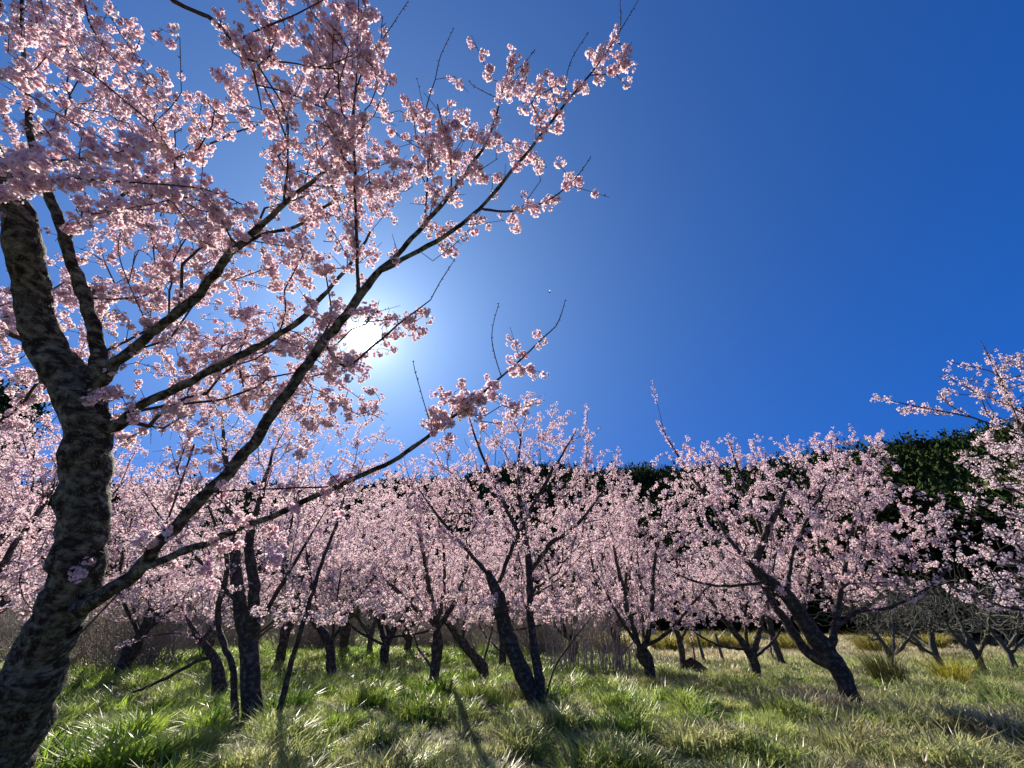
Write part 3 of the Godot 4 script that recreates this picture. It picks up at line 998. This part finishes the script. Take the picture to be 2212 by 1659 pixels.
	for i in 9000:
		var k := rng.randi_range(4, list.size() - 2)
		var p := sk.pos[list[k]].lerp(sk.pos[list[k + 1]], rng.randf())
		var d := random_dir()
		var ax := sk.dir[list[k]]
		d = (d - ax * d.dot(ax)).normalized()
		if rough_noise.get_noise_3dv((p + d * 0.12) * 28.0) < 0.05:
			continue
		var s := p + d * sk.rad[list[k]] * 0.98
		var l := rng.randf_range(0.008, 0.026)
		var side := ax.cross(d) * 0.0022
		var tip := s + (d + random_dir() * 0.6 + Vector3(0, -0.3, 0)).normalized() * l
		b.face(s - side - at, tip - at, s + side - at)
	tag(put("moss", b.mesh(), mats["moss"], o), "", "", "", "stuff")

func build_edges():
	# leafless grey orchard trees on the right
	var grey := "leafless grey orchard trees on the right"
	var bare := cherry("bare_fruit_tree", "leafless lichen-grey orchard tree with a low fork, behind the dark rush clump", grey, Vector2(1935, 1452), [
		[[1935, 1452, 22], [1925, 1420, 20], [1900, 1380, 14], [1870, 1340, 9]],
		[[1928, 1420, 12], [1955, 1390, 10, -0.2], [1985, 1340, 7, -0.3]],
		[[1926, 1425, 10], [1930, 1360, 8, 0.4], [1925, 1300, 5, 0.6]]],
		[[1930, 1325, 120, 80, 0.2, 1.5]], 330, 0, {"bark": "grey_bark", "twig": "grey_bark", "turning": 0.3, "lowest": 0.6, "tip": 0.0055})
	copy_tree(bare, ground_point(2040, 1446) * Vector3(1, 0, 1), 2.1, 1.15, "leafless grey orchard tree just left of the yellow rush clump")
	copy_tree(bare, ground_point(2128, 1452) * Vector3(1, 0, 1), 4.0, 1.1, "leafless grey orchard tree just right of the yellow rush clump")
	copy_tree(bare, ground_point(2194, 1447) * Vector3(1, 0, 1), 5.3, 1.05, "leafless grey orchard tree at the right edge of the field")
	copy_tree(bare, plane_point(2085, 1400, 17.0) * Vector3(1, 0, 1), 1.0, 1.2, "leafless grey orchard tree in the row farther back, behind the yellow rush clump")
	copy_tree(bare, plane_point(1990, 1400, 16.0) * Vector3(1, 0, 1), 3.0, 1.2, "leafless grey orchard tree in the row farther back, right of the dark rush clump")
	copy_tree(bare, plane_point(2190, 1400, 17.5) * Vector3(1, 0, 1), 5.9, 1.2, "leafless grey orchard tree farthest back at the right edge")
	for e in [[545, 17.0, 0.4, "leafless grey tree in the scrub behind the many-stemmed cherry"], [690, 20.0, 2.0, "leafless grey tree in the scrub behind the lone forked trunk"], [800, 16.5, 3.7, "leafless grey tree in the scrub left of the vase-shaped cherry"], [985, 19.0, 5.0, "leafless grey tree in the scrub between the vase-shaped and forked centre trees"], [330, 15.0, 1.2, "leafless grey tree in the scrub just right of the near trunk"]]:
		copy_tree(bare, plane_point(e[0], 1400, e[1]) * Vector3(1, 0, 1), e[2], 1.45, e[3])
	# dark evergreens at the foot of the hill, right
	var dark := "dark evergreen trees at the foot of the hill"
	for e in [[2060, 24.0, 8.6, 4.6, "tall black-green evergreen tree behind the gap between the two right cherry trees"], [2190, 27.0, 8.8, 5.0, "tall dark evergreen tree behind the sprays at the right edge"], [1930, 30.0, 10.4, 4.6, "broad dark evergreen tree showing above the leaning cherry's right side"], [2330, 22.0, 6.6, 5.0, "dark evergreen tree cut by the right edge of the view"], [1760, 38.0, 12.0, 5.0, "dark evergreen tree showing above the leaning cherry's top"], [1390, 40.0, 11.0, 5.2, "dark evergreen tree in the gap between the centre and leaning cherry trees"]]:
		var at := plane_point(e[0], 1400, e[1]) * Vector3(1, 0, 1)
		var o := thing("evergreen_tree", at, e[4], "evergreen tree", dark)
		var tb := Builder.new()
		tb.tube(PackedVector3Array([Vector3(0, -0.2, 0), Vector3(0.1, e[2] * 0.4, 0), Vector3(0, e[2] * 0.85, 0.1)]), PackedFloat32Array([0.4, 0.28, 0.06]), 10, 0.1, rough_noise)
		put("trunk", tb.mesh(), mats["bark"], o)
		var c := put("crown", crown_mesh(e[3], e[2] * 0.5, 22000, 0.24, 0.5), mats["evergreen_leaf"], o)
		c.position = Vector3(0, e[2] * 0.54, 0)
		tag(c, "", "", "", "stuff")
	# rush clumps and yellow bushes
	for e in [[1925, 1478, 1.1, Color(0.09, 0.095, 0.03), "dark olive rush clump beside the leaning cherry's shadow"], [2062, 1470, 0.95, Color(0.30, 0.27, 0.03), "yellow-green rush clump under the bare grey trees"]]:
		var at := ground_point(e[0], e[1])
		var o = tag(put("rush_clump", clump_mesh(420, e[2] * 0.8, 0.8, 0.009, 0.22, e[3]), mats["grass_blade"]), e[4], "rush clump")
		o.position = Vector3(at.x, ground_height(at.x, at.z) - 0.02, at.z)
	var bushes := [[1440, 19.0, "yellow bush at the field edge behind the small thin cherry tree"], [1520, 19.5, "yellow bush at the field edge between the two thin stakes"], [1590, 19.2, "yellow bush at the field edge right of the second stake"], [1715, 19.0, "yellow bush at the field edge behind the leaning trunk"], [1895, 18.5, "yellow bush at the field edge behind the bare grey tree"], [2010, 20.0, "low yellow bush at the field edge, between the bare grey trees"], [1320, 18.5, "yellowish bush seen through the brown canes"]]
	for e in bushes:
		var at := plane_point(e[0], 1400, e[1]) * Vector3(1, 0, 1)
		var o = tag(put("yellow_bush", clump_mesh(600, 0.85, 1.4, 0.025, 0.55, Color(0.25, 0.225, 0.055)), mats["grass_blade"]), e[2], "bush", "yellow bushes along the field edge")
		o.position = at
		o.rotation.y = rng.randf_range(0, TAU)
	# two thin stakes in the field
	for e in [[1521, 1425, "thin grey stake in the dry field, left of the pair"], [1561, 1421, "thin grey stake in the dry field, right of the pair"]]:
		var at := ground_point(e[0], e[1])
		var b := Builder.new()
		b.tube(PackedVector3Array([Vector3(0, -0.1, 0), Vector3(-0.04, 0.3, 0), Vector3(-0.06, 0.65, 0)]), PackedFloat32Array([0.05, 0.045, 0.035]), 8, 0.1, rough_noise)
		var o = tag(put("stake", b.mesh(), mats["grey_bark"]), e[2], "stake", "thin stakes in the field")
		o.position = Vector3(at.x, 0, at.z)
	# root mound
	var sb := Builder.new()
	sb.tube(PackedVector3Array([Vector3(0, -0.1, 0), Vector3(0, 0.08, 0), Vector3(0.03, 0.2, 0), Vector3(0.02, 0.26, 0)]), PackedFloat32Array([0.42, 0.34, 0.2, 0.08]), 18, 0.3, rough_noise)
	var st = tag(put("tree_stump", sb.mesh(), mats["bark"]), "low black rotted stump in the grass beside the small thin cherry tree", "stump")
	st.position = ground_point(1495, 1452)
	# brown canes
	var cane_at := ground_point(1295, 1470)
	var cb := Builder.new()
	for i in 120:
		var p := Vector3(rng.randf_range(-0.95, 0.75), -0.03, rng.randf_range(-1.0, 0.9))
		var lean := Vector3(rng.randf_range(-0.22, 0.22), 1.0, rng.randf_range(-0.2, 0.2))
		var h := rng.randf_range(0.7, 1.9)
		var r := rng.randf_range(0.004, 0.010)
		cb.tube(PackedVector3Array([p, p + lean * h * 0.5 + random_dir() * 0.04, p + lean * h + random_dir() * 0.1]), PackedFloat32Array([r, r * 0.85, r * 0.4]), 5)
	var ct := put("cane_thicket", cb.mesh(), mats["cane_bark"])
	tag(ct, "thicket of thin brown upright canes between the centre tree and the knobbly-headed tree", "thicket")
	ct.position = Vector3(cane_at.x, 0, cane_at.z)
	# leafless brush behind the left of the orchard
	var brush: Array[Mesh] = []
	for k in 2:
		var b := Builder.new()
		for i in 70:
			var d := random_dir()
			d.y = absf(d.y) + 0.7
			d = d.normalized()
			var p := Vector3(rng.randf_range(-0.5, 0.5), 0, rng.randf_range(-0.5, 0.5))
			var l := rng.randf_range(0.8, 2.0)
			var m := p + d * l * 0.5 + random_dir() * 0.12
			var z := p + d * l + random_dir() * 0.3
			b.tube(PackedVector3Array([p, m, z]), PackedFloat32Array([0.011, 0.008, 0.004]), 3)
			for j in 3:
				var q := m.lerp(z, rng.randf())
				b.tube(PackedVector3Array([q, q + (d + random_dir() * 0.9).normalized() * rng.randf_range(0.25, 0.6)]), PackedFloat32Array([0.006, 0.003]), 3)
		brush.append(b.mesh())
	var where := [[], []]
	var tints := [[], []]
	for i in 130:
		var x := rng.randf_range(-150, 1330)
		var dist := rng.randf_range(18.0, 25.0)
		if x < 420:
			dist = rng.randf_range(12.0, 24.0)
		var p := plane_point(x, 1400, dist)
		p.y = -0.05
		where[i % 2].append(Transform3D(Basis(Vector3.UP, rng.randf_range(0, TAU)).scaled(Vector3.ONE * rng.randf_range(0.35, 1.35)), p))
		tints[i % 2].append(Color.WHITE)
	for k in 2:
		tag(scatter("brush", brush[k], mats["cane_bark"], where[k], tints[k]), ["leafless brown brush behind the left of the orchard", "tangled bare scrub along the foot of the hill"][k], "brush", "", "stuff")

# a tuft of blades that arch outwards
func clump_mesh(blades: int, height: float, spread: float, width: float, foot: float, tint := Color.WHITE) -> ArrayMesh:
	var b := Builder.new()
	for i in blades:
		var a := rng.randf_range(0, TAU)
		var out := Vector3(cos(a), 0, sin(a))
		var p := out * foot * sqrt(rng.randf()) + Vector3(0, -0.02, 0)
		var turn := rng.randf_range(-0.9, 0.9)
		var lean := out.rotated(Vector3.UP, turn)
		var h := height * rng.randf_range(0.45, 1.0)
		var s := spread * rng.randf_range(0.15, 1.0) * h / height
		var side := lean.cross(Vector3.UP).rotated(Vector3.UP, rng.randf_range(-0.8, 0.8)) * width * 0.5
		var q := p + Vector3(0, h * 0.55, 0) + lean * s * 0.3
		var r := p + Vector3(0, h * rng.randf_range(0.75, 1.0), 0) + lean * s
		var c := tint * rng.randf_range(0.7, 1.25)
		c.a = 1.0
		b.face(p - side, q - side * 0.85, q + side * 0.85, c, c, c)
		b.face(p - side, q + side * 0.85, p + side, c, c, c)
		b.face(q - side * 0.85, r, q + side * 0.85, c, c, c)
	return b.mesh(true)

func build_grass():
	var kinds := [clump_mesh(13, 0.085, 0.10, 0.008, 0.07), clump_mesh(17, 0.17, 0.18, 0.009, 0.08), clump_mesh(13, 0.11, 0.21, 0.007, 0.09), clump_mesh(20, 0.14, 0.18, 0.018, 0.22)]
	var where := [[], [], [], []]
	var tints := [[], [], [], []]
	var bands := [[2.6, 6.5, 520.0], [6.5, 11.0, 260.0], [11.0, 20.0, 50.0], [20.0, 46.0, 8.0]]
	for band in bands:
		var z0: float = band[0]
		var z1: float = band[1]
		var count := int((z1 - z0) * (z0 + z1) * 1.45 * band[2] * 0.82)
		for i in count:
			var z := sqrt(rng.randf_range(z0 * z0, z1 * z1))
			var x := rng.randf_range(-1.45, 1.45) * z
			var n1 := noise.get_noise_2d(x * 12.0 + 500.0, z * 12.0)
			var n2 := noise.get_noise_2d(x * 38.0, z * 38.0 + 200.0)
			var n3 := noise.get_noise_2d(x * 5.0 - 300.0, z * 5.0)
			var dry := 0.10 + 0.36 * smoothstep(-2.0, 5.0, x) + 0.35 * smoothstep(6.0, 3.5, z) * smoothstep(-2.2, 0.5, x) + 0.45 * n1 + 0.35 * n2 + 0.35 * n3
			dry += 0.75 * smoothstep(13.0, 19.0, z) * smoothstep(2.0, 6.0, x)
			dry = clampf(dry + rng.randf_range(-0.18, 0.18), 0.0, 1.0)
			var k := 0
			var s := rng.randf_range(0.7, 1.25)
			if z > 11.0:
				k = 3
				s *= 1.0 + (z - 11.0) * 0.03
			elif n2 + rng.randf_range(-0.22, 0.22) > 0.17:
				k = 1
			elif dry > 0.45:
				k = 2
			var clump := noise.get_noise_2d(x * 24.0 - 90.0, z * 24.0 + 40.0)
			if z < 11.0:
				s *= 0.72 + 0.85 * smoothstep(0.05, 0.45, clump)
				if clump > 0.25 and rng.randf() < 0.5:
					k = 1
			var green := Color(0.065, 0.16, 0.015).lerp(Color(0.36, 0.52, 0.055), clampf(0.5 + n2 * 1.5 + rng.randf_range(-0.3, 0.3), 0, 1))
			var straw := Color(0.44, 0.39, 0.20).lerp(Color(0.70, 0.65, 0.45), rng.randf())
			if rng.randf() < 0.12:
				straw = Color(0.20, 0.13, 0.065)
			var c := green.lerp(straw, dry)
			var tilt := Basis(Vector3(0, 0, 1), rng.randf_range(-0.45, 0.3)) * Basis(Vector3.UP, rng.randf_range(0, TAU))
			where[k].append(Transform3D(tilt.scaled(Vector3.ONE * s), Vector3(x, ground_height(x, -z) - 0.01, -z)))
			tints[k].append(c)
	for k in 4:
		var labels := ["short green and straw-tinted grass over the orchard floor", "taller lush grass tufts in the orchard", "long arching dry grass on the right and in front", "distant meadow grass at the back of the orchard"]
		tag(scatter("grass", kinds[k], mats["grass_blade"], where[k], tints[k]), labels[k], "grass", "", "stuff")

func build_fallen_petals():
	var b := Builder.new()
	for i in 3:
		var o := Vector3(rng.randf_range(-0.05, 0.05), 0, rng.randf_range(-0.05, 0.05))
		var t := Basis(random_dir(), rng.randf_range(0, 1.2))
		b.face(o, o + t * Vector3(0.014, 0.002, -0.006), o + t * Vector3(0.016, 0.003, 0.007), Color(0.85, 0.6, 0.66), Color(0.92, 0.8, 0.83), Color(0.92, 0.8, 0.83))
	var where := []
	var tints := []
	for i in 5000:
		var z := sqrt(rng.randf_range(9.0, 240.0))
		var x := rng.randf_range(-1.4, 1.4) * z
		if noise.get_noise_2d(x * 14.0, z * 14.0 - 60.0) < 0.0:
			continue
		where.append(Transform3D(Basis(Vector3.UP, rng.randf_range(0, TAU)), Vector3(x, ground_height(x, -z) + rng.randf_range(0.03, 0.11), -z)))
		tints.append(Color.WHITE)
	tag(scatter("fallen_petals", b.mesh(true), mats["petal"], where, tints), "pale pink fallen petals caught in the grass", "petals", "", "stuff")

func build_bee():
	var o := thing("bee", view_point(1187, 631, 2.4), "tiny bee flying in the open blue sky", "bee")
	var b := SphereMesh.new()
	b.radius = 0.004
	b.height = 0.014
	b.radial_segments = 12
	b.rings = 8
	var m := StandardMaterial3D.new()
	m.albedo_color = Color(0.25, 0.16, 0.07)
	var body := put("body", b, m, o)
	body.rotation.z = 1.3
	for s in [-1, 1]:
		var wb := Builder.new()
		wb.face(Vector3(0, 0.002, 0), Vector3(-0.002, 0.009, 0.007 * s), Vector3(0.005, 0.008, 0.008 * s))
		put("wing", wb.mesh(), mats["petal"], o)
